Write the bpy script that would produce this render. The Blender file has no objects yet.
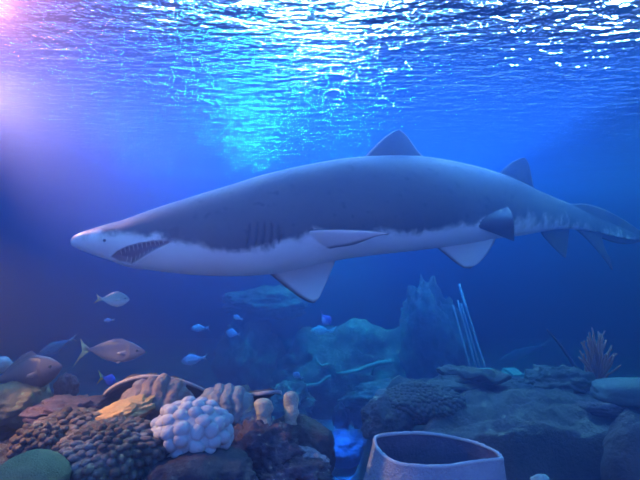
import bpy, bmesh, math, random
from mathutils import Vector, Matrix, noise
from mathutils.bvhtree import BVHTree

C = bpy.context.scene.collection
sc = bpy.context.scene
R = math.radians

# ------------------------------------------------------------------ camera
CAM = Vector((0.0, 0.0, 1.5))
PITCH = R(3.0)
F = 500.0                       # focal length in pixels of the 640x480 frame
cam_d = bpy.data.cameras.new('camera')
cam_d.sensor_width = 36.0
cam_d.lens = 36.0 * F / 640.0
cam_d.clip_start = 0.02
cam = bpy.data.objects.new('camera', cam_d)
cam.location = CAM
cam.rotation_euler = (R(90) + PITCH, 0, 0)
C.objects.link(cam)
sc.camera = cam
sc.view_settings.view_transform = 'Standard'
sc.view_settings.look = 'None'
sc.view_settings.gamma = 1.0
sc.view_settings.use_curve_mapping = False
sc.view_settings.exposure = 0.0

cp, sp = math.cos(PITCH), math.sin(PITCH)
def P(px, py, Y):
    """the world point seen at a pixel, at the distance y = Y from the glass"""
    u, v = (px - 320) / F, (240 - py) / F
    d = Vector((u, cp - v * sp, sp + v * cp))
    return CAM + d * (Y / d.y)
def pix(p):
    q = p - CAM
    dz = q.y * cp + q.z * sp
    dy = -q.y * sp + q.z * cp
    return 320 + F * q.x / dz, 240 - F * dy / dz

# ------------------------------------------------------------------ world: the dim blue hall around the tank
SURF = 2.55
w = bpy.data.worlds.new('world'); sc.world = w
w.use_nodes = True
nt = w.node_tree; nt.nodes.clear()
out = nt.nodes.new('ShaderNodeOutputWorld'); bg = nt.nodes.new('ShaderNodeBackground')
tc = nt.nodes.new('ShaderNodeTexCoord'); sx = nt.nodes.new('ShaderNodeSeparateXYZ'); rp = nt.nodes.new('ShaderNodeValToRGB')
nt.links.new(tc.outputs['Generated'], sx.inputs[0])
mr = nt.nodes.new('ShaderNodeMapRange'); mr.inputs[1].default_value = -1; mr.inputs[2].default_value = 1
nt.links.new(sx.outputs['Z'], mr.inputs[0]); nt.links.new(mr.outputs[0], rp.inputs[0])
cr = rp.color_ramp
cr.elements[0].position = 0.35; cr.elements[0].color = (0.40, 0.36, 1.0, 1)
cr.elements[1].position = 0.70; cr.elements[1].color = (0.06, 0.60, 2.4, 1)
e = cr.elements.new(0.5); e.color = (0.85, 0.60, 1.5, 1)
nt.links.new(rp.outputs[0], bg.inputs[0]); bg.inputs[1].default_value = 1.0
nt.links.new(bg.outputs[0], out.inputs[0])

# ------------------------------------------------------------------ lamps of the tank and unseen fills added for their light
def aim(o, target):
    o.rotation_euler = (Vector(target) - o.location).to_track_quat('-Z', 'Y').to_euler()
def area(name, loc, target, sx_, sy_, power, col):
    d = bpy.data.lights.new(name, 'AREA'); d.shape = 'RECTANGLE'; d.size = sx_; d.size_y = sy_
    d.energy = power; d.color = col
    o = bpy.data.objects.new(name, d); o.location = loc; aim(o, target); C.objects.link(o); return o
def spot(name, loc, target, power, col, deg, blend=0.6, r=0.08):
    d = bpy.data.lights.new(name, 'SPOT'); d.energy = power; d.color = col
    d.spot_size = R(deg); d.spot_blend = blend; d.shadow_soft_size = r
    o = bpy.data.objects.new(name, d); o.location = loc; aim(o, target); C.objects.link(o); return o
area('blue_tank_light', (0.0, 3.7, SURF - .06), (0.0, 3.7, 0), 3.4, 3.2, 290, (0.05, 0.26, 1.0))
area('teal_haze_fill', (3.3, 4.6, SURF - .06), (3.3, 4.6, 0), 2.4, 3.4, 65, (0.10, 0.42, 0.75))  # unseen area light added to turn the right-hand water greener
def bulb(name, loc, power, col, r=.1):
    d = bpy.data.lights.new(name, 'POINT'); d.energy = power; d.color = col; d.shadow_soft_size = r
    o = bpy.data.objects.new(name, d); o.location = loc; C.objects.link(o); return o
spot('pink_glare_fill', P(-34, 0, 1.75), (-.62, 0, 2.25), 1300, (1.0, 0.20, 0.22), 74, 1.0, .05)  # unseen spot added to imitate the pink glare at upper left
spot('warm_rim_light', (-1.98, 2.6, 2.48), P(225, 190, 2.12), 640, (1.0, 0.25, 0.26), 60, 1.0, .05)  # unseen spot added for the pink rim along the shark's back
spot('cyan_reef_light', (0.2, 4.9, 2.45), P(320, 370, 5.6), 420, (0.08, 0.75, 1.0), 80)
spot('reef_light', (-1.42, 1.38, 1.82), P(125, 425, 1.6), 300, (1.0, 0.32, 0.10), 42, .6, .04)
spot('blue_sand_light', P(338, 425, 3.45), P(338, 468, 3.65), 120, (0.01, 0.16, 1.0), 110)

# ------------------------------------------------------------------ materials
class N:
    """small helper around a node tree"""
    def __init__(s, name):
        s.m = bpy.data.materials.new(name); s.m.use_nodes = True
        s.t = s.m.node_tree; s.t.nodes.clear()
        s.out = s.n('ShaderNodeOutputMaterial')
    def n(s, kind, **kw):
        x = s.t.nodes.new(kind)
        for k, v in kw.items(): setattr(x, k, v)
        return x
    def l(s, a, b): s.t.links.new(a, b)
    def coord(s): return s.n('ShaderNodeTexCoord').outputs['Object']
    def noise(s, scale, detail=4, rough=.55, src=None):
        x = s.n('ShaderNodeTexNoise'); x.inputs['Scale'].default_value = scale
        x.inputs['Detail'].default_value = detail; x.inputs['Roughness'].default_value = rough
        s.l(src or s.coord(), x.inputs['Vector']); return x.outputs['Fac']
    def ramp(s, fac, stops):
        x = s.n('ShaderNodeValToRGB'); r = x.color_ramp
        while len(r.elements) > 1: r.elements.remove(r.elements[-1])
        r.elements[0].position, r.elements[0].color = stops[0][0], (*stops[0][1], 1)
        for p_, c_ in stops[1:]:
            e_ = r.elements.new(p_); e_.color = (*c_, 1)
        s.l(fac, x.inputs[0]); return x.outputs[0]
    def mix(s, fac, a, b, mode='MIX'):
        x = s.n('ShaderNodeMix', data_type='RGBA', blend_type=mode)
        for i, v in ((0, fac), (6, a), (7, b)):
            if isinstance(v, (int, float)): x.inputs[i].default_value = v
            elif isinstance(v, tuple): x.inputs[i].default_value = (*v, 1)
            else: s.l(v, x.inputs[i])
        return x.outputs[2]
    def attr(s, name): return s.n('ShaderNodeAttribute', attribute_name=name).outputs['Fac']
    def bump(s, h, strength=.5, dist=.01):
        x = s.n('ShaderNodeBump'); x.inputs['Strength'].default_value = strength
        x.inputs['Distance'].default_value = dist; s.l(h, x.inputs['Height']); return x.outputs[0]
    def pbr(s, col, rough=.6, normal=None, metal=0., spec=.4):
        b = s.n('ShaderNodeBsdfPrincipled')
        if isinstance(col, tuple): b.inputs['Base Color'].default_value = (*col, 1)
        else: s.l(col, b.inputs['Base Color'])
        b.inputs['Roughness'].default_value = rough; b.inputs['Metallic'].default_value = metal
        b.inputs['Specular IOR Level'].default_value = spec
        if normal is not None: s.l(normal, b.inputs['Normal'])
        s.l(b.outputs[0], s.out.inputs['Surface']); return s.m

def mottled(name, a, b, scale=8, rough=.8, bump=.6, dist=.01, c=None, fine=60):
    m = N(name)
    f = m.noise(scale, 6, .65)
    stops = [(.3, a), (.7, b)] if c is None else [(.28, a), (.52, b), (.75, c)]
    g = m.noise(fine, 4, .6)
    return m.pbr(m.ramp(f, stops), rough, m.bump(g, bump, dist), spec=.25)

# ------------------------------------------------------------------ meshes and tags
def link(name, verts, faces, mat, parent=None, smooth=True, attrs=None):
    me = bpy.data.meshes.new(name); me.from_pydata([tuple(v) for v in verts], [], faces)
    me.update()
    if smooth: me.polygons.foreach_set('use_smooth', [True] * len(me.polygons))
    for k, vals in (attrs or {}).items():
        a = me.attributes.new(k, 'FLOAT', 'POINT'); a.data.foreach_set('value', vals)
    if mat is not None: me.materials.append(mat)
    o = bpy.data.objects.new(name, me); C.objects.link(o)
    if parent is not None: o.parent = parent
    return o
def fix_normals(o):
    bm = bmesh.new(); bm.from_mesh(o.data); bmesh.ops.recalc_face_normals(bm, faces=bm.faces); bm.to_mesh(o.data); bm.free()
def tag(o, label=None, cat=None, group=None, kind=None):
    for k, v in (('label', label), ('category', cat), ('group', group), ('kind', kind)):
        if v: o[k] = v
    return o
def empty(name, loc, label, cat, group=None, rot=(0, 0, 0)):
    o = bpy.data.objects.new(name, None); o.location = loc; o.rotation_euler = rot; o.empty_display_size = .05
    C.objects.link(o); return tag(o, label, cat, group)
def lerp(a, b, t): return a + (b - a) * t
def interp(x, tab):
    """piecewise smooth (Catmull-Rom) reading of a table [(x, v...)]"""
    n = len(tab)
    if x <= tab[0][0]: return tab[0][1]
    if x >= tab[-1][0]: return tab[-1][1]
    for i in range(n - 1):
        if tab[i][0] <= x <= tab[i + 1][0]: break
    x0, y0 = tab[i]; x1, y1 = tab[i + 1]
    m0 = (y1 - tab[i - 1][1]) / (x1 - tab[i - 1][0]) if i > 0 else (y1 - y0) / (x1 - x0)
    m1 = (tab[i + 2][1] - y0) / (tab[i + 2][0] - x0) if i + 2 < n else (y1 - y0) / (x1 - x0)
    h = x1 - x0; t = (x - x0) / h
    return ((2*t**3 - 3*t*t + 1)*y0 + (t**3 - 2*t*t + t)*h*m0 + (-2*t**3 + 3*t*t)*y1 + (t**3 - t*t)*h*m1)
def sstep(a, b, x):
    t = min(1, max(0, (x - a) / (b - a))); return t * t * (3 - 2 * t)
def poly_sd(p, poly):
    """signed distance to a polygon, negative inside"""
    x, y = p; d = 1e9; ins = False; n = len(poly)
    for i in range(n):
        (x0, y0), (x1, y1) = poly[i], poly[(i + 1) % n]
        ex, ey = x1 - x0, y1 - y0
        t = min(1, max(0, ((x - x0) * ex + (y - y0) * ey) / (ex * ex + ey * ey + 1e-12)))
        d = min(d, math.hypot(x - x0 - ex * t, y - y0 - ey * t))
        if (y0 > y) != (y1 > y) and x < (x1 - x0) * (y - y0) / (y1 - y0 + 1e-12) + x0: ins = not ins
    return -d if ins else d

# ================================================================== the tank: water, surface, walls, floor
m = N('water'); vs = m.n('ShaderNodeVolumeScatter'); va = m.n('ShaderNodeVolumeAbsorption'); ad = m.n('ShaderNodeAddShader')
vs.inputs['Color'].default_value = (0.36, 0.51, 1.0, 1); vs.inputs['Density'].default_value = 0.24; vs.inputs['Anisotropy'].default_value = 0.55
va.inputs['Color'].default_value = (0.0, 0.62, 0.84, 1); va.inputs['Density'].default_value = 0.50
m.l(vs.outputs[0], ad.inputs[0]); m.l(va.outputs[0], ad.inputs[1]); m.l(ad.outputs[0], m.out.inputs['Volume'])
X0, X1, Y0, Y1 = -7.0, 7.0, 0.75, 10.5
def box(x0, x1, y0, y1, z0, z1):
    v = [Vector((x, y, z)) for z in (z0, z1) for y in (y0, y1) for x in (x0, x1)]
    return v, [(0, 2, 3, 1), (4, 5, 7, 6), (0, 1, 5, 4), (2, 6, 7, 3), (0, 4, 6, 2), (1, 3, 7, 5)]
v, f = box(X0 + .002, X1 - .002, Y0, Y1 - .002, .002, SURF + .02)
tag(link('water', v, f, m.m, smooth=False), kind='structure')

m = N('water_surface')
co = m.coord()
mp = m.n('ShaderNodeMapping'); mp.inputs['Scale'].default_value = (0.62, 1.3, 1.0); m.l(co, mp.inputs[0])
mq = m.n('ShaderNodeMapping'); mq.inputs['Scale'].default_value = (1.1, 1.05, 1.0); m.l(co, mq.inputs[0])
n1 = m.noise(12, 2, .5, mp.outputs[0]); n2 = m.noise(44, 2, .6, mq.outputs[0])
b1 = m.n('ShaderNodeBump'); b1.inputs['Strength'].default_value = 1; b1.inputs['Distance'].default_value = .062; m.l(n1, b1.inputs['Height'])
b2 = m.n('ShaderNodeBump'); b2.inputs['Strength'].default_value = 1; b2.inputs['Distance'].default_value = .026; m.l(n2, b2.inputs['Height']); m.l(b1.outputs[0], b2.inputs['Normal'])
g = m.n('ShaderNodeBsdfGlass'); g.inputs['IOR'].default_value = 1.33; g.inputs['Roughness'].default_value = 0.02
m.l(b2.outputs[0], g.inputs['Normal']); m.l(g.outputs[0], m.out.inputs['Surface'])
nx, ny = 90, 76
v = []; f = []
for j in range(ny + 1):
    for i in range(nx + 1):
        x = lerp(X0, X1, i / nx); y = lerp(Y0, Y1, j / ny)
        v.append(Vector((x, y, SURF + .012 * noise.noise(Vector((x * 1.3, y * 1.7, 3))))))
for j in range(ny):
    for i in range(nx):
        a = j * (nx + 1) + i; f.append((a, a + 1, a + nx + 2, a + nx + 1))
tag(link('water_surface', v, f, m.m), kind='structure')

wall_m = mottled('tank_wall_paint', (0.02, 0.05, 0.25), (0.03, 0.08, 0.36), 1.2, .8, .2)
sand_m = mottled('sand', (0.16, 0.15, 0.14), (0.26, 0.24, 0.22), 5, .9, .8, .01)
T = .12
v, f = box(X0 - T, X1 + T, Y1, Y1 + T, -T, SURF + .3); tag(link('wall_back', v, f, wall_m, smooth=False), kind='structure')
v, f = box(X0 - T, X0, Y0, Y1, -T, SURF + .3); tag(link('wall_left', v, f, wall_m, smooth=False), kind='structure')
v, f = box(X1, X1 + T, Y0, Y1, -T, SURF + .3); tag(link('wall_right', v, f, wall_m, smooth=False), kind='structure')
v = []; f = []
nx, ny = 80, 70
for j in range(ny + 1):
    for i in range(nx + 1):
        x = lerp(X0, X1, i / nx); y = lerp(Y0, Y1, j / ny)
        v.append(Vector((x, y, .06 * noise.fractal(Vector((x * .8, y * .8, 9)), 1, 2, 4) if 0 < i < nx and 0 < j < ny else 0)))
for j in range(ny):
    for i in range(nx):
        a = j * (nx + 1) + i; f.append((a, a + 1, a + nx + 2, a + nx + 1))
tag(link('floor', v, f, sand_m), kind='structure')

# lamps hung over the water (seen only through the ripples)
def glow_m(col, power):
    g_ = N('lamp_diffuser'); em = g_.n('ShaderNodeEmission'); em.inputs[0].default_value = (*col, 1); em.inputs[1].default_value = power
    g_.l(em.outputs[0], g_.out.inputs['Surface']); return g_.m
white_lamp = glow_m((0.75, 0.97, 1.0), 650)
cyan_lamp = glow_m((0.03, 0.62, 1.0), 160)
blue_lamp = glow_m((0.012, 0.06, 1.0), 700)
case_m = mottled('lamp_case', (.05, .05, .055), (.08, .08, .085), 10)
def hung_lamp(loc, target, wx, wy, label, lens):
    r = empty('overhead_lamp', loc, label, 'lamp', 'lamps over the water')
    r.rotation_euler = (Vector(target) - Vector(loc)).to_track_quat('-Z', 'Y').to_euler()
    v, f = box(-wx/2, wx/2, -wy/2, wy/2, 0, .15); link('lamp_case', v, f, case_m, r, smooth=False)
    v, f = box(-wx/2 + .03, wx/2 - .03, -wy/2 + .03, wy/2 - .03, -.02, 0); link('lamp_diffuser', v, f, lens, r, smooth=False)
    return r
def hung(px, elev, dist, wx, wy, label, lens=white_lamp):
    x = (px - 320) / F
    hung_lamp((x * dist, dist, SURF + dist * math.tan(R(elev))), (x * 3, 3.0, SURF), wx, wy, label, lens)
hung(336, 30, 7.0, .26, 6.0, 'lamp over the middle of the water')
hung(670, 27, 7.0, 1.2, 2.6, 'wide lamp over the far right of the water')
hung(158, 31, 7.0, .45, 3.0, 'lamp over the far left of the water')
hung(250, 3.5, 7.0, .45, .5, 'low cyan lamp over the water behind the shark', cyan_lamp)
hung(345, 3.5, 7.0, .15, .4, 'low cyan lamp over the water behind the shark back fin', cyan_lamp)
hung(132, 2.5, 7.0, .25, .3, 'low deep blue lamp over the water behind the shark head', blue_lamp)
# the gantry the lamps hang from
v, f = box(X0, X1, 7.14, 7.3, SURF + .1, SURF + .6); tag(link('trim_2', v, f, case_m, smooth=False), kind='structure')
v, f = box(X0, X1, 7.3, 7.5, 9.2, 9.4); w_, g_ = box(X0 - .1, X0, 7.3, 7.5, 0, 9.4); u_, h_ = box(X1, X1 + .1, 7.3, 7.5, 0, 9.4)
tag(link('trim_1', v + w_ + u_, f + [tuple(i + 8 for i in q) for q in g_] + [tuple(i + 16 for i in q) for q in h_], case_m, smooth=False), kind='structure')

# ================================================================== the shark
ROLL = R(16)
TOP = [(71,240.0),(73,236.5),(80,233),(90,229.5),(103,225.5),(118,221.5),(133,217),(150,211.5),(170,205),(200,196),(240,184.5),(270,175.5),(300,168),(335,161),(360,157.5),(400,155.5),(430,157),(460,162),(490,169.5),(515,178.5),(535,188),(556,197),(575,204.5),(592,211),(610,220),(628,230),(645,238)]
BOT = [(71,241.5),(73,245.5),(80,249.5),(90,253.5),(103,258),(118,262.5),(133,267.5),(150,270.5),(170,273),(200,275.5),(240,276),(270,273.5),(300,266.5),(335,259.5),(360,256),(400,251.5),(430,248),(460,243.5),(490,239),(515,236),(535,232.5),(556,229.5),(575,230),(592,232),(610,236),(628,239),(645,240.5)]
DEP = [(71,2.02),(150,2.04),(300,2.08),(400,2.18),(460,2.32),(515,2.52),(560,2.78),(592,3.02),(645,3.42)]
WID = [(71,1.0),(80,1.15),(103,1.12),(133,1.02),(200,.90),(300,.82),(400,.74),(490,.66),(535,.58),(560,.48),(580,.36),(600,.22),(645,.10)]
# the line where the grey back meets the pale belly, in the picture
EDGE = [(71,239),(90,233),(118,233),(150,235),(180,238),(200,242),(225,246),(250,247),(275,241),(300,233.5),(340,232),(388,230),(430,224),(470,217),(500,216),(530,218),(556,220),(645,240)]
MOUTH = [(111,257),(117,251),(126,246.6),(138,243.2),(152,240.8),(163,240.2),(172,241.6),(166,244.8),(158,248.6),(148,254.0),(139,260.0),(132,264.4),(126,262.4),(119,261.5)]
GILLS = [((249.5,224),(247,246)),((257.5,222),(254.5,247)),((264.5,222),(262,246)),((272,223),(270.5,245)),((278.5,225),(278.5,244))]
xs = []
x = 71.0
while x < 645.01:
    xs.append(x); x += .35 if x < 76 else (1.0 if x < 300 else 2.0)
NR = 144
cent = []; half = []
for x in xs:
    t, b, Y = interp(x, TOP), interp(x, BOT), interp(x, DEP)
    a, c = P(x, t, Y), P(x, b, Y)
    cent.append((a + c) / 2); half.append((a - c).length / 2)
verts = []; pale = []; dark = []; ring = []
up_r = Vector((0, 0, 1))
for i, x in enumerate(xs):
    k0, k1 = max(0, i - 6), min(len(xs) - 1, i + 6)
    tan = (cent[k1] - cent[k0]).normalized()
    side0 = tan.cross(up_r).normalized()             # towards the camera
    if side0.y > 0: side0 = -side0
    up0 = side0.cross(tan); up0 = up0 if up0.z > 0 else -up0
    side = side0 * math.cos(ROLL) + up0 * math.sin(ROLL)
    up = up0 * math.cos(ROLL) - side0 * math.sin(ROLL)
    wr = interp(x, WID); h = half[i]; wd = h * wr
    # keep the outline height: support of the tilted ellipse
    sup = math.sqrt((h * math.cos(ROLL)) ** 2 + (wd * math.sin(ROLL)) ** 2)
    h *= half[i] / sup; wd *= half[i] / sup
    ey = interp(x, EDGE); t, b = interp(x, TOP), interp(x, BOT)
    tb = max(-.98, min(.98, ((t + b) / 2 - ey) / max(.5, (b - t) / 2)))
    ebeta = math.asin(tb) - ROLL
    ring.append((side, up, h, wd))
    for j in range(NR):
        a = 2 * math.pi * j / NR                      # 0 = near flank, 90 deg = back
        ca, sa = math.cos(a), math.sin(a)
        ex = lerp(1.0, .92, sstep(120, 230, x))
        px_ = math.copysign(abs(ca) ** ex, ca); py_ = math.copysign(abs(sa) ** ex, sa)
        verts.append(cent[i] + side * (px_ * wd) + up * (py_ * h))
        beta = math.asin(sa)
        pale.append((ebeta - beta) * half[i] / .12 * lerp(1, .35, sstep(380, 540, x)))
        dark.append(0.0)
def mir(j): return (NR // 2 - j) % NR
depth = [0.0] * len(verts)
tint = [0.0] * len(verts)
for i, x in enumerate(xs):
    if x > 292 or x < 90: continue
    for j in range(NR):
        a = (j / NR * 360 + 180) % 360 - 180
        if abs(a) > 86: continue
        vi = i * NR + j
        q = pix(verts[vi])
        d = tn = 0.0
        if x < 190:
            s = poly_sd(q, MOUTH)
            if s < 2.5:
                k = 1 - sstep(-3.2, .3, s)
                d = .017 * k; tn = 1 - sstep(-.9, .5, s)
                if s > -.2: d -= .004 * (1 - sstep(0, 2.4, s)) * sstep(-.2, .6, s)      # lips
        if x > 235:
            for (x0, y0), (x1, y1) in GILLS:
                t = (q[1] - y0) / (y1 - y0)
                if -.08 < t < 1.08:
                    gx = lerp(x0, x1, t) + .8 * math.sin(t * 3)
                    g_ = math.exp(-((q[0] - gx) / 1.15) ** 2) * sstep(-.08, .12, t) * sstep(1.08, .85, t)
                    d = max(d, .008 * g_); tn = max(tn, -1, ) if g_ < .05 else tn
                    if g_ > .05: dark[vi] = max(dark[vi], g_ * .85); dark[i * NR + mir(j)] = dark[vi]
                    lip = math.exp(-((q[0] - gx - 2.6) / 1.6) ** 2) * sstep(0, .2, t) * sstep(1, .8, t)
                    d -= .0035 * lip
        for vj in (vi, i * NR + mir(j)):
            if abs(d) > abs(depth[vj]): depth[vj] = d
            if tn > tint[vj]: tint[vj] = tn
for i in range(len(xs)):
    side, up, h, wd = ring[i]
    for j in range(NR):
        vi = i * NR + j
        if depth[vi]:
            a = 2 * math.pi * j / NR
            nrm = (side * (math.cos(a) / wd) + up * (math.sin(a) / h)).normalized()
            verts[vi] = verts[vi] - nrm * depth[vi]
faces = []
for i in range(len(xs) - 1):
    for j in range(NR):
        a = i * NR + j; b = i * NR + (j + 1) % NR
        faces.append((a, b, b + NR, a + NR))
faces.append(tuple(range(NR)))
faces.append(tuple(range((len(xs) - 1) * NR, len(xs) * NR))[::-1])
mouth_at = verts[:]

m = N('shark_skin')
co = m.coord()
ed = m.noise(16, 4, .6); pl = m.attr('pale')
mth = m.n('ShaderNodeMath', operation='MULTIPLY_ADD'); m.l(ed, mth.inputs[0]); mth.inputs[1].default_value = .9; mth.inputs[2].default_value = -.45
ad = m.n('ShaderNodeMath', operation='ADD'); m.l(pl, ad.inputs[0]); m.l(mth.outputs[0], ad.inputs[1])
mr = m.n('ShaderNodeMapRange', interpolation_type='SMOOTHSTEP'); m.l(ad.outputs[0], mr.inputs[0]); mr.inputs[1].default_value = -.13; mr.inputs[2].default_value = .25
back = m.ramp(m.noise(5, 4, .6), [(.3, (.07, .064, .072)), (.7, (.11, .10, .108))])
spots = m.ramp(m.noise(26, 2, .4), [(.62, (0, 0, 0)), (.72, (1, 1, 1))])
back = m.mix(spots, back, (.05, .042, .046))
belly = m.ramp(m.noise(7, 3, .6), [(.3, (.74, .68, .70)), (.7, (.86, .80, .82))])
col = m.mix(mr.outputs[0], back, belly)
col = m.mix(m.attr('edge'), col, (.10, .05, .06))
col = m.mix(m.attr('groove'), col, (.015, .015, .025))
col = m.mix(m.attr('mouth'), col, (.22, .13, .14))
skin = m.pbr(col, .48, m.bump(m.noise(180, 2, .5), .12, .003), spec=.35)

shark = link('sand_tiger_shark', verts, faces, skin, attrs={'pale': pale, 'groove': dark, 'mouth': [max(0, t) for t in tint], 'edge': [0.0] * len(verts)})
fix_normals(shark)
tag(shark, 'big grey shark with pale belly and open toothy mouth swimming across the tank', 'shark')

def fin(lead, trail, thick, top, n=28, mch=18, tipdark=.0, leaddark=False):
    """a closed fin between a leading and a trailing edge, root to tip; top: +1 grey, -1 pale, 0 grey on its upper face, pale below"""
    def along(poly, s):
        tab = [(k / (len(poly) - 1), q) for k, q in enumerate(poly)]
        return Vector([interp(s, [(t, q[c]) for t, q in tab]) for c in range(3)])
    vv = []; pp = []; ee = []
    for a in range(n + 1):
        s = a / n
        L, T_ = along(lead, s), along(trail, s)
        s2 = min(1, s + .02); s0 = max(0, s - .02)
        ch = T_ - L
        span = along(lead, s2) + along(trail, s2) - along(lead, s0) - along(trail, s0)
        nrm = ch.cross(span)
        nrm = nrm.normalized() if nrm.length > 1e-9 else Vector((0, 0, 1))
        if a > 0 and nrm.dot(last) < 0: nrm = -nrm
        if a == 0 and (nrm.z < 0 if abs(nrm.z) > .25 else nrm.y > 0): nrm = -nrm
        last = nrm
        th = thick * (1 - .8 * s) * min(1, ch.length / .05)
        for side_ in (1, -1):
            for c in range(mch + 1):
                if side_ == -1 and c in (0, mch): continue
                u = c / mch
                tt = th * 1.4 * (math.sqrt(max(0, u)) * (1 - u) ** .9) * .9 + .0006 * (0 < u < 1)
                cc = u if side_ == 1 else 1 - u
                tt = th * 1.5 * (math.sqrt(cc) * (1 - cc) ** .9) + (.0006 if 0 < cc < 1 else 0)
                vv.append(L + ch * cc + nrm * tt * side_)
                pp.append({1: -1., -1: 1., 0: -1. if side_ == 1 else 1.}[top])
                de = min((cc if leaddark else 1 - cc) * ch.length / .016, (1 - s) * 9, 1e9)
                ee.append(tipdark * (1 - sstep(.15, 1.6, de)))
    w_ = 2 * (mch + 1) - 2
    ff = [tuple(range(w_))[::-1], tuple(range(n * w_, n * w_ + w_))]
    for a in range(n):
        for c in range(w_):
            d_ = (c + 1) % w_
            ff.append((a * w_ + c, a * w_ + d_, (a + 1) * w_ + d_, (a + 1) * w_ + c))
    o = link('fin', vv, ff, skin, attrs={'pale': pp, 'groove': [0.] * len(vv), 'mouth': [0.] * len(vv), 'edge': ee})
    fix_normals(o)
    return o
def pts(*a): return [P(*q) for q in a]
fins = [
    # first and second dorsal
    fin(pts((356,166,2.16),(368,153,2.18),(381,140,2.205),(393,131.5,2.225),(399,129.5,2.23)), pts((430,166,2.20),(424,157,2.215),(417,149.5,2.225),(408,137,2.235),(401,130,2.235)), .020, 1),
    fin(pts((490,182,2.46),(501,171,2.49),(510,163,2.52),(518,159,2.535),(524,157.5,2.54)), pts((536,195,2.60),(533,183,2.59),(531,173,2.575),(529,164,2.56),(526,158.5,2.55)), .018, 1),
    # near pectoral, held out towards the glass
    fin(pts((292,233,2.00),(312,229.6,1.90),(338,229.0,1.84),(365,230.2,1.79),(384,232.4,1.76),(389,233.6,1.755)), pts((328,250,1.99),(335,247.6,1.93),(350,245.6,1.88),(364,241.2,1.83),(378,235.8,1.785),(388,234.6,1.76)), .022, 0, tipdark=.9),
    # far pectoral, hanging down
    fin(pts((258,264,2.14),(271,275,2.13),(283,285,2.10),(296,295,2.07),(306,301,2.05),(313,303,2.04)), pts((336,256,2.19),(334,264,2.18),(330,274,2.15),(325,285,2.11),(320,296,2.07),(315,302.5,2.045)), .022, -1, tipdark=.95, leaddark=True),
    # pelvics
    fin(pts((428,240,2.24),(437,248,2.26),(447,256,2.28),(457,264,2.30),(464,268,2.31)), pts((497,230,2.36),(495,240,2.36),(489,251,2.35),(480,262,2.34),(470,268.5,2.325)), .018, -1, tipdark=.9, leaddark=True),
    fin(pts((452,217,2.20),(474,226,2.20),(495,234,2.23),(508,239,2.26),(513,241,2.28)), pts((506,204,2.36),(512,213,2.20),(514,223,2.17),(514.5,234,2.22),(514.3,240.5,2.28)), .016, 1),
    # anal fin and the lobes of the tail
    fin(pts((537,221,2.62),(541,233,2.64),(549,243,2.67),(558,252,2.70),(564,257,2.72)), pts((571,224,2.84),(569,233,2.82),(568,242,2.80),(567,251,2.77),(566,257.5,2.74)), .014, 1, tipdark=.6),
    fin(pts((566,222,2.86),(581,234,2.92),(593,246,2.98),(604,259,3.02),(611,269,3.05)), pts((606,229,3.12),(602,237,3.08),(605,248,3.07),(610,259,3.06),(613,270,3.06)), .014, 1, tipdark=.6),
    fin(pts((560,205,2.80),(585,203.5,2.96),(606,210,3.14),(626,221,3.30),(645,234,3.44)), pts((580,228,2.92),(601,238,3.10),(616,243,3.22),(630,244,3.34),(646,240,3.45)), .012, 1, tipdark=.3),
]
from mathutils.kdtree import KDTree
def union(base, others):
    src = [(v_.co.copy(), [o.data.attributes[k].data[v_.index].value for k in ('pale', 'groove', 'mouth', 'edge')]) for o in (base, *others) for v_ in o.data.vertices] if 'pale' in base.data.attributes else []
    for o in others:
        md = base.modifiers.new('u', 'BOOLEAN'); md.operation = 'UNION'; md.solver = 'EXACT'; md.object = o
    dg = bpy.context.evaluated_depsgraph_get()
    me = bpy.data.meshes.new_from_object(base.evaluated_get(dg), preserve_all_data_layers=True, depsgraph=dg)
    base.modifiers.clear()
    base.data = me; me.name = base.name
    for o in others: bpy.data.objects.remove(o)
    if src:
        kd = KDTree(len(src))
        for i, (c_, _) in enumerate(src): kd.insert(c_, i)
        kd.balance()
        near = [kd.find(v_.co)[1] for v_ in me.vertices]
        for q, k in enumerate(('pale', 'groove', 'mouth', 'edge')):
            if k in me.attributes: me.attributes.remove(me.attributes[k])
            a = me.attributes.new(k, 'FLOAT', 'POINT'); a.data.foreach_set('value', [src[i][1][q] for i in near])
    me.polygons.foreach_set('use_smooth', [True] * len(me.polygons))
union(shark, fins)
print('SHARK', len(shark.data.vertices))

# eyes, nostrils and teeth
bv = BVHTree.FromPolygons(mouth_at, [tuple(f_) for f_ in faces])
def on_skin(px, py):
    d_ = (P(px, py, 2) - CAM).normalized()
    h_ = bv.ray_cast(CAM, d_); return h_[0], h_[1]
def sphere(c, r, name, mat, parent, seg=20, rings=12, sc3=(1, 1, 1), q=None):
    vv = []; ff = []
    for a in range(rings + 1):
        for b in range(seg):
            th, ph = math.pi * a / rings, 2 * math.pi * b / seg
            p_ = Vector((math.sin(th) * math.cos(ph) * sc3[0], math.sin(th) * math.sin(ph) * sc3[1], math.cos(th) * sc3[2])) * r
            vv.append(c + (q @ p_ if q else p_))
    for a in range(rings):
        for b in range(seg):
            ff.append((a * seg + b, (a + 1) * seg + b, (a + 1) * seg + (b + 1) % seg, a * seg + (b + 1) % seg))
    return link(name, vv, ff, mat, parent)
eye_m = N('shark_eye').pbr((.012, .014, .012), .15)
def far_twin(p_):
    """mirror a point through the body's own middle plane"""
    i = min(range(len(xs)), key=lambda k: (cent[k] - p_).length)
    side = ring[i][0]; d_ = (p_ - cent[i]).dot(side)
    return p_ - side * (2 * d_)
p_, n_ = on_skin(104.5, 240.5)
for q_ in (p_, far_twin(p_)): sphere(q_, .0062, 'eye', eye_m, shark)
tooth_m = N('shark_tooth').pbr((.50, .45, .42), .4)
rng = random.Random(4)
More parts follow.
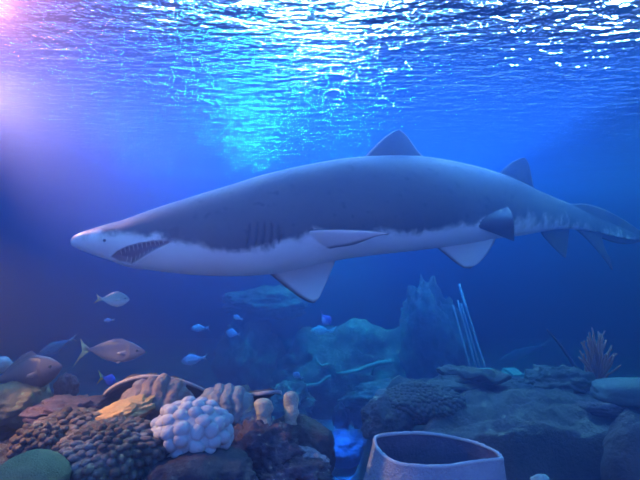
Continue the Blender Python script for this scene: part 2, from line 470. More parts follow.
def tooth(base, tip, r):
    vv = []; ff = []
    ax = (tip - base); e1 = ax.orthogonal().normalized(); e2 = ax.normalized().cross(e1)
    k = len(vv)
    for s_, rr in ((0, r), (.45, r * .62), (.8, r * .28)):
        bend = Vector((.0015, 0, 0)) * math.sin(s_ * 3)
        for g_ in range(6): vv.append(base + ax * s_ + bend + (e1 * math.cos(g_ * math.pi / 3) + e2 * math.sin(g_ * math.pi / 3)) * rr)
    vv.append(tip)
    for row in range(2):
        for g_ in range(6): ff.append((k + row * 6 + g_, k + row * 6 + (g_ + 1) % 6, k + row * 6 + 6 + (g_ + 1) % 6, k + row * 6 + 6 + g_))
    for g_ in range(6): ff.append((k + 12 + g_, k + 12 + (g_ + 1) % 6, k + 18))
    ff.append(tuple(range(k, k + 6))[::-1])
    link('tooth', vv, ff, tooth_m, shark)
for t in range(11):
    s = t / 10
    x_ = lerp(121, 163, s); top_ = interp(x_, [(111,257),(117,251),(126,246.6),(138,243.2),(152,240.8),(163,240.2),(172,241.6)])
    low_ = interp(x_, [(111,257),(119,261),(126,262.2),(132,263.6),(139,259.6),(148,253.6),(158,248.2),(166,244.6),(172,241.8)])
    for y0, y1, dx in ((top_ + .6, lerp(top_, low_, .62), -.6), (low_ - .4, lerp(low_, top_, .55), 1.3)):
        h0, h1 = on_skin(x_ + dx, y0), on_skin(x_ + dx + .4, y1)
        if h0[0] is None or h1[0] is None: continue
        a_, b_ = h0[0] + h0[1] * .002, h1[0] + h1[1] * .006
        for q0, q1 in ((a_, b_), (far_twin(a_), far_twin(b_))): tooth(q0, q1, .0032)

# ================================================================== reef builders
def vcell(p):
    d_, _ = noise.voronoi(p); return d_[0], d_[1]
def ico(sub):
    bm = bmesh.new(); bmesh.ops.create_icosphere(bm, subdivisions=sub, radius=1)
    v = [q.co.copy() for q in bm.verts]; f = [tuple(l.index for l in fc.verts) for fc in bm.faces]; bm.free(); return v, f
ICO = {k: ico(k) for k in (3, 4, 5, 6, 7)}
def blob(name, c, rad, mat, disp, sub=5, rot=0.0, tilt=0.0, roll=0.0, parent=None):
    """a closed lump: the unit sphere pushed along its normal by disp(unit point), then scaled"""
    vs_, fs_ = ICO[sub]
    M_ = Matrix.Rotation(rot, 3, 'Z') @ Matrix.Rotation(tilt, 3, 'X') @ Matrix.Rotation(roll, 3, 'Y')
    vv = [M_ @ Vector((q.x * rad[0], q.y * rad[1], q.z * rad[2])) * (1 + disp(q)) + c for q in vs_]
    return link(name, vv, fs_, mat, parent)
def d_rock(seed, amp=.22, fr=1.6, fine=.05):
    o = Vector((seed * 7.1, seed * 3.3, seed))
    def g_(q):
        a = noise.fractal(q * fr + o, 1, 2, 3); b = noise.ridged_multi_fractal(q * fr * 1.7 + o, 1, 2, 4, 1, 2) - 1
        return amp * a + amp * .25 * b + fine * noise.fractal(q * 8 + o, 1, 2, 3) + fine * .6 * noise.fractal(q * 19 + o, 1, 2, 3)
    return g_
def d_lobes(seed, fr, amp, warp=.25, nub=1.0):
    o = Vector((seed * 5.3, seed * 2.9, seed * 1.7))
    def g_(q):
        p_ = q * fr + o + noise.noise_vector(q * fr * .5 + o) * warp
        a, b = vcell(p_)
        return amp * ((1 - min(1, a * nub) ** 2) - .5) + .10 * noise.noise(q * 2 + o)
    return g_
def d_beads(seed, cell, rad, amp):
    """round knobs a cell apart all over the lump, each standing amp cells high"""
    rg = random.Random(seed); got = []
    from mathutils.kdtree import KDTree
    grid = {}
    want = cell * .86
    key = lambda p_: (int(p_.x // want), int(p_.y // want), int(p_.z // want))
    fails = 0
    while fails < 1500 and len(got) < 2600:
        z_ = rg.uniform(-1, 1); t_ = rg.uniform(0, 2 * math.pi); r_ = math.sqrt(1 - z_ * z_)
        p_ = Vector((r_ * math.cos(t_) * rad[0], r_ * math.sin(t_) * rad[1], z_ * rad[2])); k_ = key(p_)
        if any((p_ - o_).length < want for dx in (-1, 0, 1) for dy in (-1, 0, 1) for dz in (-1, 0, 1) for o_ in grid.get((k_[0] + dx, k_[1] + dy, k_[2] + dz), ())):
            fails += 1; continue
        fails = 0; got.append(p_); grid.setdefault(k_, []).append(p_)
    kd = KDTree(len(got))
    for i, p_ in enumerate(got): kd.insert(p_, i)
    kd.balance()
    size = [rg.uniform(.65, 1.15) for _ in got]
    o = Vector((seed * 5.3, seed * 2.9, seed * 1.7))
    def g_(q):
        p_ = Vector((q.x * rad[0], q.y * rad[1], q.z * rad[2]))
        _, i, d_ = kd.find(p_ + noise.noise_vector(p_ / cell * .6) * cell * .12)
        k = math.sqrt(max(0., 1 - min(1, d_ / (cell * .60)) ** 2)) * size[i]
        return amp * cell * k / p_.length + .10 * noise.noise(q * 2 + o) - .05
    return g_
def d_blunt(q):
    return 1 / (abs(q.x) ** 4 + abs(q.y) ** 4 + abs(q.z) ** 4) ** .25 - 1 + .03 * noise.fractal(q * 2.2, 1, 2, 3)
def d_folds(seed, n, amp):
    o = Vector((seed * 4.1, seed, seed * 2.2))
    def g_(q):
        t = q.x * n + .9 * noise.noise(q * 1.8 + o) + .3 * q.y
        return amp * (abs(math.sin(t)) ** .5 - .7) * (.4 + .6 * sstep(-.7, .1, q.z)) + .09 * noise.fractal(q * 2.2 + o, 1, 2, 3) + .025 * noise.noise(q * 11 + o)
    return g_
def sz(px, Y): return px * Y / F
def top_at(pxy, half):                # centre of a lump of half-size (px) standing at a pixel and depth
    return P(*pxy)

M_rock = mottled('reef_rock_stone', (.02, .017, .018), (.055, .047, .05), 9, .9, .9, .012, c=(.12, .10, .10))
M_purple = mottled('purple_crusted_rock', (.025, .016, .022), (.075, .05, .07), 10, .9, .9, .012, c=(.16, .11, .15))
M_white = mottled('cauliflower_coral_skin', (.34, .32, .33), (.46, .44, .43), 14, .75, .5, .004, fine=220)
M_fold = mottled('folded_coral_skin', (.15, .105, .10), (.28, .205, .20), 10, .8, .7, .006, fine=160)
M_lilac = mottled('lilac_folded_coral_skin', (.19, .165, .18), (.30, .27, .29), 10, .8, .6, .006, fine=160)
M_nub = mottled('nub_coral_skin', (.03, .022, .018), (.085, .065, .055), 14, .8, .6, .005, c=(.24, .20, .19), fine=140)
M_dome = mottled('green_dome_coral_skin', (.13, .125, .055), (.20, .19, .10), 16, .85, 1., .006, fine=240)
M_ochre = mottled('ochre_coral_skin', (.36, .20, .08), (.52, .32, .14), 9, .8, .7, .006, fine=120)
M_olive = mottled('olive_rock_stone', (.12, .10, .06), (.24, .20, .12), 8, .9, .8, .01)
M_plate = mottled('plate_coral_skin', (.05, .038, .036), (.09, .07, .07), 12, .85, .8, .006)
M_rim_light = mottled('plate_coral_rim_light', (.34, .28, .30), (.46, .40, .42), 20, .8, .6, .004)
M_finger = mottled('finger_coral_skin', (.34, .28, .20), (.58, .50, .40), 22, .85, 1., .006, fine=150)
M_dark = mottled('dark_rock_stone', (.025, .02, .03), (.055, .045, .06), 7, .9, .8, .01)
M_pale = mottled('pale_boulder_stone', (.11, .12, .115), (.17, .18, .17), 5, .85, .5, .008)
M_grey = mottled('grey_coral_skin', (.05, .048, .04), (.11, .105, .09), 12, .85, .9, .008)
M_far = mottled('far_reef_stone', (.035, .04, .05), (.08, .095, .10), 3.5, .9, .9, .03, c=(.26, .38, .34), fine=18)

def terrain(name, x0, x1, y0, y1, n, H, mat):
    """a solid bed of rock with the height H(x, y), walls down to the sand"""
    nx = n; ny = max(8, int(n * (y1 - y0) / (x1 - x0)))
    vv = []; ff = []
    for j in range(ny + 1):
        for i in range(nx + 1):
            x = lerp(x0, x1, i / nx); y = lerp(y0, y1, j / ny)
            e_ = i in (0, nx) or j in (0, ny)
            vv.append(Vector((x, y, .0 if e_ else max(.0, H(x, y)))))
    w_ = nx + 1
    for j in range(ny):
        for i in range(nx):
            a = j * w_ + i; ff.append((a, a + 1, a + w_ + 1, a + w_))
    loop = [i for i in range(w_)] + [j * w_ + nx for j in range(1, ny + 1)] + [ny * w_ + i for i in range(nx - 1, -1, -1)] + [j * w_ for j in range(ny - 1, 0, -1)]
    k = len(vv)
    vv += [Vector((vv[i].x, vv[i].y, -.08)) for i in loop]
    L_ = len(loop)
    ff += [(loop[i], k + i, k + (i + 1) % L_, loop[(i + 1) % L_]) for i in range(L_)]
    ff.append(tuple(range(k, k + L_))[::-1])
    o = link(name, vv, ff, mat); fix_normals(o); return o

def HL(x, y):
    h = .93
    h *= sstep(.22, -.28, x - .10 * math.sin(y * 5)) * .82 + .18 * sstep(.17, .0, x)
    h *= sstep(.78, 1.1, y) * sstep(2.75, 2.15, y + .15 * math.sin(x * 4))
    q = Vector((x, y, 0))
    return h + (.09 * noise.fractal(q * 3.1, 1, 2, 5) + .045 * noise.ridged_multi_fractal(q * 6, 1, 2, 4, 1, 2) - .05) * min(1, h * 1.5)
tag(terrain('reef_rock', -2.6, .17, .8, 2.7, 220, HL, M_rock), 'dark brown rock bed carrying the corals at the lower left', 'rock')
def HR(x, y):
    h = .74 * sstep(.26, .62, x + .12 * math.sin(y * 6))
    f_ = 2.32 + .05 * math.sin(x * 5) + .03 * math.sin(x * 13)
    h *= sstep(f_ - .05, f_ + .06, y) * .93 + .07 * sstep(f_, f_ + .6, y)
    h *= sstep(3.9, 3.3, y)
    q = Vector((x, y, 4))
    return h + (.05 * noise.fractal(q * 2.6, 1, 2, 5) + .03 * noise.ridged_multi_fractal(q * 5, 1, 2, 5, 1, 2) + .02 * noise.fractal(q * 14, 1, 2, 3)) * min(1, h * 1.5)
M_ledge = mottled('ledge_stone', (.04, .035, .035), (.085, .075, .075), 6, .9, .9, .015, c=(.14, .125, .125))
tag(terrain('rock_ledge', .2, 4.6, 2.1, 4.0, 320, HR, M_ledge), 'long flat grey rock ledge with a steep dark front, behind the hollow sponge', 'rock')

def coral(name, label, cat, px, py, Y, rx, ry, mat, disp, ryd=None, sub=5, group=None, **kw):
    """a coral at a pixel and depth: rx, ry half sizes in pixels of the photo, ryd half depth in metres"""
    rad = (sz(rx, Y), ryd or sz(rx, Y) * .8, sz(ry, Y))
    if isinstance(disp, tuple): disp = d_beads(disp[0], sz(disp[1], Y), rad, disp[2])
    o = blob(name, P(px, py, Y), rad, mat, disp, sub, **kw)
    return tag(o, label, cat, group)

# ---------------------------------------------------------------- near reef, left
coral('cauliflower_coral', 'big pale white lumpy coral head in front of the folded brown corals', 'coral', 193, 430, 1.42, 38, 27, M_white, (3, 12, .50), .10, 7)
coral('folded_coral', 'brown mauve coral with upright folds, under the arched plate coral', 'coral', 157, 403, 1.70, 33, 25, M_fold, d_folds(1, 8.0, .15), .11, 6)
coral('folded_coral', 'lilac folded coral behind and right of the white lumpy coral', 'coral', 224, 409, 1.72, 29, 23, M_lilac, d_folds(2, 8.5, .15), .11, 6)
coral('folded_coral', 'ochre sloping coral slab left of the white lumpy coral', 'coral', 122, 414, 1.58, 32, 12, M_ochre, d_rock(6, .22, 1.6, .08), .10, 5, roll=R(-20))
coral('nub_coral', 'wide mound of knobbly dark coral at the bottom, left of the white lumpy coral', 'coral', 112, 456, 1.36, 56, 29, M_nub, (5, 8, .85), .17, 7)
coral('nub_coral', 'small bluish knobbly coral above the green dome', 'coral', 37, 442, 1.40, 21, 14, M_nub, (8, 6.5, .85), .07, 6)
coral('nub_coral', 'knobbly dark coral mound under the rock crust, right of the bluish knobs', 'coral', 72, 428, 1.52, 34, 14, M_nub, (9, 7, .85), .10, 7)
coral('dome_coral', 'smooth green dome coral in the bottom left corner', 'coral', 30, 479, 1.15, 34, 24, M_dome, d_rock(3, .05, 1.2, .02), .09, 5)
coral('rock', 'olive lumpy rock at the left edge under the large resting fish', 'rock', 14, 405, 1.78, 36, 22, M_olive, d_rock(11, .22, 1.6, .06), .14, 5)
coral('rock', 'purple crusted boulder between the olive rock and the ochre slab', 'rock', 68, 411, 1.70, 36, 12, M_purple, d_rock(12, .30, 1.9, .14), .12, 5)
coral('rock', 'small knobbly stone standing right of the large fish snout', 'rock', 66, 390, 1.86, 9, 15, M_purple, (14, 6, .6), .04, 4)
coral('knob_coral', 'small round pale knob at the left edge above the large fish', 'coral', 3, 365, 1.90, 9, 8, M_white, d_rock(13, .1, 1.3, .04), .03, 4)
coral('rock', 'dark smooth boulder with a sloping top below the two finger corals', 'rock', 298, 450, 1.82, 38, 31, M_dark, d_rock(15, .18, 1.3, .05), .15, 5, roll=R(12))
coral('rock', 'purple crusted rock right under the lilac folded coral', 'rock', 255, 454, 1.60, 42, 30, M_purple, d_rock(16, .26, 1.9, .13), .16, 5)
coral('rock', 'dark brown rock right under the white lumpy coral', 'rock', 196, 480, 1.34, 58, 28, M_dark, d_rock(26, .2, 1.6, .06), .16, 5)
coral('nub_coral', 'chain of small pale knobs on the slope beneath the dark boulder', 'coral', 308, 458, 1.58, 21, 7, M_lilac, (17, 6, .6), .04, 5, roll=R(14))
coral('nub_coral', 'patch of tiny violet knobs between the lilac coral and the dark boulder', 'coral', 246, 421, 1.68, 18, 10, M_lilac, (18, 4.5, .7), .05, 5)
coral('rock', 'violet rough stone low on the slope beside the bright blue sand', 'rock', 288, 476, 1.50, 40, 18, M_purple, d_rock(19, .26, 1.9, .14), .12, 5)

# arched plate coral: a tilted shell with a pale rim, its hollow turned to the glass
def plate(name, label, arc, Y, drop, back, mat, rim_m, thick=.018):
    """arc: pixels of the rim; the shell falls away from the rim to the back and below"""
    n = len(arc) * 8; tab = [(i / (len(arc) - 1), q) for i, q in enumerate(arc)]
    rim = [P(interp(i / n, [(t, q[0]) for t, q in tab]), interp(i / n, [(t, q[1]) for t, q in tab]), Y - .10 * math.sin(math.pi * i / n)) for i in range(n + 1)]
    c = P(sum(q[0] for q in arc) / len(arc), max(q[1] for q in arc) + drop, Y + back)
    rows = 14; vv = []; ff = []
    for s_ in (0, 1):
        for r_ in range(rows + 1):
            t = r_ / rows
            for i in range(n + 1):
                q = rim[i].lerp(c, t); q = q + Vector((0, 0, .03 * math.sin(math.pi * t)))
                q = q + Vector((0, .006, .010)) * noise.noise(q * 22)
                if r_ == 0: q = q + Vector((0, 0, .004)) * noise.noise(Vector((i * .9, 0, 1)))
                vv.append(q - Vector((0, .2, 1)).normalized() * thick * s_)
    w_ = n + 1; k = (rows + 1) * w_
    for r_ in range(rows):
        for i in range(n):
            a = r_ * w_ + i
            ff.append((a, a + 1, a + w_ + 1, a + w_)); ff.append((k + a, k + a + w_, k + a + w_ + 1, k + a + 1))
    for i in range(n): ff.append((i, k + i, k + i + 1, i + 1)); a = rows * w_ + i; ff.append((a, a + 1, k + a + 1, k + a))
    for r_ in range(rows): a = r_ * w_; ff.append((a, a + w_, k + a + w_, k + a)); a += n; ff.append((a, k + a, k + a + w_, a + w_))
    o = link(name, vv, ff, mat); fix_normals(o); tag(o, label, 'coral')
    # light along the rim, painted as a paler edge
    vv = []; ff = []
    for i, q in enumerate(rim):
        r_ = .007 + .0025 * noise.noise(Vector((i * .8, 3, 0)))
        for g_ in range(8):
            a = g_ * math.pi / 4; vv.append(q - Vector((0, .1, 1)) * thick * .5 + Vector((0, math.cos(a), math.sin(a))) * r_)
    for i in range(n):
        for g_ in range(8): ff.append((i * 8 + g_, i * 8 + (g_ + 1) % 8, i * 8 + 8 + (g_ + 1) % 8, i * 8 + 8 + g_))
    ff += [tuple(range(8))[::-1], tuple(range(n * 8, n * 8 + 8))]
    e_ = link('rim', vv, ff, rim_m, o); fix_normals(e_); e_['label'] = 'rim with painted highlight'
    return o
plate('plate_coral', 'arched dark plate coral with a pale rim over the folded brown coral', [(99,403),(103,394),(112,385),(125,378.5),(140,374.5),(156,374),(175,377),(192,382),(206,388.5),(212,393)], 1.90, 22, .16, M_plate, M_rim_light)
plate('plate_coral', 'thin flat plate coral sticking out towards the finger corals', [(236,396.5),(246,394),(258,392.5),(270,391),(279,390.5),(282,392)], 1.86, 12, .10, M_plate, M_rim_light, .010)

def finger(label, foot, tip, Y, r, seed):
    a, b = P(*foot, Y), P(*tip, Y); n = 26; sg = 22; vv = []; ff = []
    ax = b - a; rr = sz(r, Y)
    for i in range(n + 1):
        t = i / n
        prof = rr * (.92 + .10 * math.sin(t * 9 + seed) + .12 * t) * math.sqrt(max(0.0, 1 - max(0, (t - .84) / .16) ** 2)) if i < n else 0.0006
        for g_ in range(sg):
            an = 2 * math.pi * g_ / sg
            q = a + ax * t + Vector((math.cos(an), math.sin(an) * .85, 0)) * prof
            q += Vector((math.cos(an), math.sin(an), 0)) * .006 * noise.fractal(q * 38, 1, 2, 3) * (prof > .001)
            vv.append(q)
    for i in range(n):
        for g_ in range(sg): ff.append((i * sg + g_, i * sg + (g_ + 1) % sg, (i + 1) * sg + (g_ + 1) % sg, (i + 1) * sg + g_))
    ff += [tuple(range(sg))[::-1], tuple(range(n * sg, n * sg + sg))]
    return tag(link('finger_coral', vv, ff, M_finger), label, 'coral')
finger('stubby brown finger coral beneath the thin plate coral tip', (265, 430), (263, 398), 1.64, 8.2, 1)
finger('taller pale tipped finger coral standing alone on the dark boulder', (291, 424), (291, 391), 1.66, 7.0, 4)

# ---------------------------------------------------------------- hollow sponge in front
M_sponge = mottled('sponge_skin', (.36, .29, .34), (.52, .44, .50), 9, .9, 1., .01, fine=90)
M_inner_shade = mottled('sponge_inner_shade', (.10, .07, .11), (.18, .13, .19), 7, .95, .8, .008)  # shade inside the sponge put into a darker colour
M_lip_light = mottled('sponge_lip_light', (.50, .43, .45), (.66, .58, .60), 18, .85, .6, .004)
def sponge():
    outer = [(0, 1.0), (.2, 1.06), (.45, 1.12), (.7, 1.10), (.88, 1.0), (1, .97)]
    n = 120; rows = 40; Y = 1.80
    rim = []
    tab = [(0, (503.5, 459)), (.07, (497, 452)), (.16, (477, 443)), (.28, (450, 436.5)), (.38, (425, 433)), (.46, (396, 433.5)), (.50, (376, 436.5)), (.54, (374, 443)), (.60, (380, 453)), (.68, (394, 462.5)), (.76, (414, 466)), (.85, (446, 466.5)), (.92, (476, 462)), (.97, (497, 459.5)), (1, (503.5, 459))]
    for i in range(n):
        u = i / n
        px = interp(u, [(t, q[0]) for t, q in tab]); py = interp(u, [(t, q[1]) for t, q in tab])
        back = math.sin(2 * math.pi * (u + .01))
        q = P(px, py, Y + .13 * back)
        rim.append(q)
    c = sum(rim, Vector()) / n
    vv = []; ff = []
    for r_ in range(rows + 1):                       # outside, foot to rim
        t = r_ / rows
        k = interp(t, [(0, 1.05), (.35, 1.16), (.7, 1.17), (.88, 1.06), (1, 1.0)])
        for i in range(n):
            d_ = rim[i] - c; h = lerp(.01, rim[i].z, t)
            an = 2 * math.pi * i / n
            q = Vector((c.x + d_.x * k, c.y + d_.y * k, h))
            if i and t > .5 and q.x < c.x: q.x -= .03 * math.sin(math.pi * t) * abs(d_.x) / .23
            q += Vector((d_.x, d_.y, 0)).normalized() * (.010 * noise.fractal(q * 9, 1, 2, 4) + .004 * math.sin(an * 20)) * min(1, (1 - t) * 4)
            vv.append(q)
    for r_ in range(1, 19):                          # inside, rim to bottom
        t = r_ / 18
        for i in range(n):
            d_ = rim[i] - c; k = max(.02, (1 - .03 * (1 + t)) * (1 - .15 * t) - .045 * min(1, t * 10)) if t < 1 else .02
            q = Vector((c.x + d_.x * k, c.y + d_.y * k, rim[i].z - .5 * t))
            q += Vector((d_.x, d_.y, 0)).normalized() * .006 * noise.fractal(q * 12, 1, 2, 3)
            vv.append(q)
    quads = lambda r0, r1: [(r_ * n + i, r_ * n + (i + 1) % n, (r_ + 1) * n + (i + 1) % n, (r_ + 1) * n + i) for r_ in range(r0, r1) for i in range(n)]
    tot = rows + 18
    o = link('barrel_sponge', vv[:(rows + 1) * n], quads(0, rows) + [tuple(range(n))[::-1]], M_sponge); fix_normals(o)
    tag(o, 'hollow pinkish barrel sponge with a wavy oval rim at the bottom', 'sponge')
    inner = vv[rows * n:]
    li = link('shaded_inside', inner, quads(0, 18) + [tuple(range(18 * n, 19 * n))], M_inner_shade, o); fix_normals(li); li.data.flip_normals(); li['label'] = 'inside, its shade painted dark violet'
    v_ = []; f_ = []                                 # the lip, its edge light painted as a paler colour
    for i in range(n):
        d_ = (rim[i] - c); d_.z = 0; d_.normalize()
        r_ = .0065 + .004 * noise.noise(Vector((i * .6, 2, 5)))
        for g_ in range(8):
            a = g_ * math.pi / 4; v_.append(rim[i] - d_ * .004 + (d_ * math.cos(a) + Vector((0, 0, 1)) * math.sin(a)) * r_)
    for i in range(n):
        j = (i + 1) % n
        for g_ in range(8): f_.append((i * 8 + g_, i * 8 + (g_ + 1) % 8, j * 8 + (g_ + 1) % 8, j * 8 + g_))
    e_ = link('rim', v_, f_, M_lip_light, o); fix_normals(e_); e_['label'] = 'wavy lip with painted highlight'
sponge()

# ---------------------------------------------------------------- on the ledge, right
coral('bushy_coral', 'rounded dark bushy coral on the left end of the ledge', 'coral', 421, 403, 2.72, 42, 18, M_grey, (21, 4.5, .6), .18, 7)
coral('knob_coral', 'small pale teal ball coral at the left tip of the ledge', 'coral', 383, 398, 2.80, 9, 9, M_pale, d_rock(22, .12, 1.5, .05), .05, 4)
coral('rock', 'sloping grey rock under the pale teal ball coral', 'rock', 388, 420, 2.66, 25, 22, M_ledge, d_rock(23, .22, 1.5, .06), .14, 5)
coral('rock', 'long dark lumpy rock on the ledge left of the reddish sea fan', 'rock', 560, 386, 3.05, 36, 18, M_grey, d_rock(24, .26, 2.0, .1), .16, 5)
coral('boulder', 'smooth pale round ended boulder at the right edge of the ledge', 'rock', 640, 392, 2.75, 43, 11.5, M_pale, d_blunt, .12, 5)
coral('rock', 'low violet stones lying before the pale boulder', 'rock', 596, 410, 2.62, 24, 7, M_purple, d_rock(27, .3, 2.2, .1), .07, 4)
coral('rock', 'pale grey rock pillar standing before the ledge at the right edge', 'rock', 634, 470, 2.15, 27, 52, M_ledge, d_rock(28, .10, 1.4, .04), .12, 5)
coral('rock', 'small dark upright rock on the far sand, left of its twin', 'rock', 341, 418, 4.35, 8, 14, M_dark, d_rock(29, .25, 1.8, .1), .05, 4)
coral('rock', 'small dark squat rock right beside the sloping ledge end', 'rock', 361, 420, 4.3, 8, 13, M_dark, d_rock(30, .25, 1.8, .1), .05, 4)
coral('knob_coral', 'small pale lump low in front of the dark ledge face', 'coral', 541, 482, 2.10, 9, 7, M_white, d_rock(31, .2, 1.8, .08), .03, 4)
coral('rock', 'low dark rock between the bright blue sand patches and the hollow sponge', 'rock', 350, 447, 3.7, 27, 16, M_dark, d_rock(33, .25, 1.8, .1), .16, 5)
def leafy():
    r = empty('leaf_plate_coral', P(466, 392, 3.0), 'layered leafy plate coral on the ledge below the leaning rods', 'coral')
    rg = random.Random(8)
    for k in range(9):
        px = 466 + rg.uniform(-24, 24); py = 371 + k * 2.9; hw = lerp(16, 30, k / 8)
        c = P(px, py, 3.0 + rg.uniform(-.06, .08)) - r.location
        vs_, fs_ = ICO[4]
        vv = []
        ph = rg.uniform(0, 6)
        for q in vs_:
            wv = .25 * math.sin(4 * math.atan2(q.y, q.x) + ph)
            vv.append(c + Vector((q.x * sz(hw, 3) * (1 + wv * .3), q.y * sz(hw, 3) * .8 * (1 + wv * .3), q.z * .03 + .05 * wv * (q.x * q.x + q.y * q.y))) + noise.noise_vector(q * 3 + Vector((k, 0, 0))) * .012)
        link('plate', vv, fs_, M_grey, r)
leafy()
def tube(pts_, r0, r1, sg=8):
    vv = []; ff = []; n = len(pts_)
    for i, q in enumerate(pts_):
        d_ = (pts_[min(n - 1, i + 1)] - pts_[max(0, i - 1)]).normalized()
        e1 = d_.cross(Vector((.3, 1, .2))).normalized(); e2 = d_.cross(e1)
        rr = lerp(r0, r1, i / (n - 1))
        for g_ in range(sg): a = 2 * math.pi * g_ / sg; vv.append(q + (e1 * math.cos(a) + e2 * math.sin(a)) * rr)
    for i in range(n - 1):
        for g_ in range(sg): ff.append((i * sg + g_, i * sg + (g_ + 1) % sg, (i + 1) * sg + (g_ + 1) % sg, (i + 1) * sg + g_))
    ff += [tuple(range(sg))[::-1], tuple(range((n - 1) * sg, n * sg))]
    return vv, ff
M_red = mottled('sea_fan_skin', (.65, .16, .07), (.85, .28, .14), 20, .8, .5, .004)
M_stick = mottled('dark_stick_bark', (.03, .025, .03), (.06, .05, .05), 14, .9, .6, .004)
def sea_fan():
    foot = P(596, 392, 3.15)
    r = empty('sea_fan', foot, 'reddish bushy sea fan behind the pale round ended boulder', 'coral')
    rg = random.Random(5)
    for k in range(46):
        t = k / 45; tx = lerp(579, 616, t) + rg.uniform(-4, 4); ty = 331 + 26 * abs(t - .45) ** 1.3 * 2 + rg.uniform(-4, 12)
        b = P(tx, ty, 3.15 + rg.uniform(-.12, .12)) - foot; q = []
        for i in range(10):
            s_ = i / 9
            q.append(Vector((b.x * s_ ** 1.5, b.y * s_, b.z * s_)) + noise.noise_vector(Vector((k * 3.1, s_ * 4, 2))) * .03 * s_)
        v_, f_ = tube(q, .012, .005, 6); link('branch', v_, f_, M_red, r)
sea_fan()
q = [P(578 - 3 * 0 - t * 31, 372 - t * 42 - 3 * math.sin(t * 3), 3.2) for t in [i / 10 for i in range(11)]]
v, f = tube(q, .014, .005); o = link('stick', v, f, M_stick); tag(o, 'thin dark stick leaning left above the long lumpy rock', 'branch')
M_teal = mottled('teal_lit_block_stone', (.10, .30, .26), (.16, .40, .34), 6, .85, .6, .01)  # teal lamplight on the blocks is put into their colour
def block(label, px0, px1, py0, py1, Y, dep):
    a, b = P(px0, py1, Y), P(px1, py0, Y)
    v_, f_ = box(0, b.x - a.x, 0, dep, 0, b.z - a.z)
    bm = bmesh.new(); vs_ = [bm.verts.new(q) for q in v_]
    for g_ in f_: bm.faces.new([vs_[i] for i in g_])
    bmesh.ops.bevel(bm, geom=bm.edges[:], offset=.02, segments=2, affect='EDGES')
    bmesh.ops.subdivide_edges(bm, edges=bm.edges[:], cuts=3, use_grid_fill=True)
    for q in bm.verts: q.co += noise.noise_vector(q.co * 7) * .012
    me = bpy.data.meshes.new('stone_block'); bm.to_mesh(me); bm.free(); me.materials.append(M_teal)
    o = bpy.data.objects.new('stone_block', me); o.location = a; C.objects.link(o); tag(o, label, 'block')
block('teal lit stone block behind the leafy plate coral', 487, 504, 375, 408, 3.75, .25)
block('low teal lit stone block left of the long lumpy rock', 512, 530, 375, 408, 3.75, .25)

# ---------------------------------------------------------------- far reef in the blue
def far(label, px, py, Y, rx, ry, seed, amp=.25, dep=.5, **kw):
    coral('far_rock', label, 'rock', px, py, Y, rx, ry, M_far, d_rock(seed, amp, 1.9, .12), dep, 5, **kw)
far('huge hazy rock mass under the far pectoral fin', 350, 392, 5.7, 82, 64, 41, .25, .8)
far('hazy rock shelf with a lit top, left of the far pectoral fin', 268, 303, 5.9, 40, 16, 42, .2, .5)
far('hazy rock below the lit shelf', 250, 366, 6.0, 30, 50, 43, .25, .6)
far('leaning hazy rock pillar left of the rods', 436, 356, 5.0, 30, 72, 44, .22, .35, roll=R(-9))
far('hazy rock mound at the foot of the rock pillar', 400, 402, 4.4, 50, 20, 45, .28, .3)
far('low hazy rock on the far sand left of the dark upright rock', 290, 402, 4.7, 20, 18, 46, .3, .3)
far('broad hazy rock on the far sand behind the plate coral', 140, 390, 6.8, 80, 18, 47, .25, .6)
M_teal_branch = mottled('teal_lit_branch', (.12, .30, .27), (.22, .44, .40), 9, .8, .5, .01)  # teal light falling on the branches, painted into their colour
def branch(label, pts_, Y, r0, r1):
    v_, f_ = tube([P(a, b, Y) for a, b in pts_], r0, r1); tag(link('branch', v_, f_, M_teal_branch), label, 'branch')
branch('long pale teal branch slanting across the hazy rocks', [(336,374),(345,373),(356,371),(368,366.5),(380,363),(392,361.5)], 4.85, .016, .024)
branch('short pale teal branch lying left of the long slanting one', [(300,388),(310,385.5),(320,384),(326,378),(331,376)], 4.85, .022, .015)
branch('small pale teal forked twig above the long slanting branch', [(372,375),(374,368),(378,361),(385,364),(374,366)], 4.95, .014, .009)
branch('small pale teal bent twig floating above the short branch', [(315,357),(318,363),(322,366),(328,364)], 5.0, .010, .012)
M_rod = N('rod_paint').pbr((.55, .62, .64), .45)
def rods():
    r = empty('leaning_rods', P(470, 380, 4.4), 'row of four thin pale rods leaning beside the rock pillar', 'railing')
    for (xa, ya, xb, yb), rad in (((453,305,474,381), .0075), ((457.5,300,480,381), .0075), ((461,303,484,381), .0075), ((459,284,489,381), .011)):
        v_, f_ = tube([P(lerp(xa, xb, t), lerp(ya, yb, t), 4.4) - r.location for t in (0, .25, .5, .75, 1, 1.35, 1.71)], rad, rad)
        link('rod', v_, f_, M_rod, r)
rods()

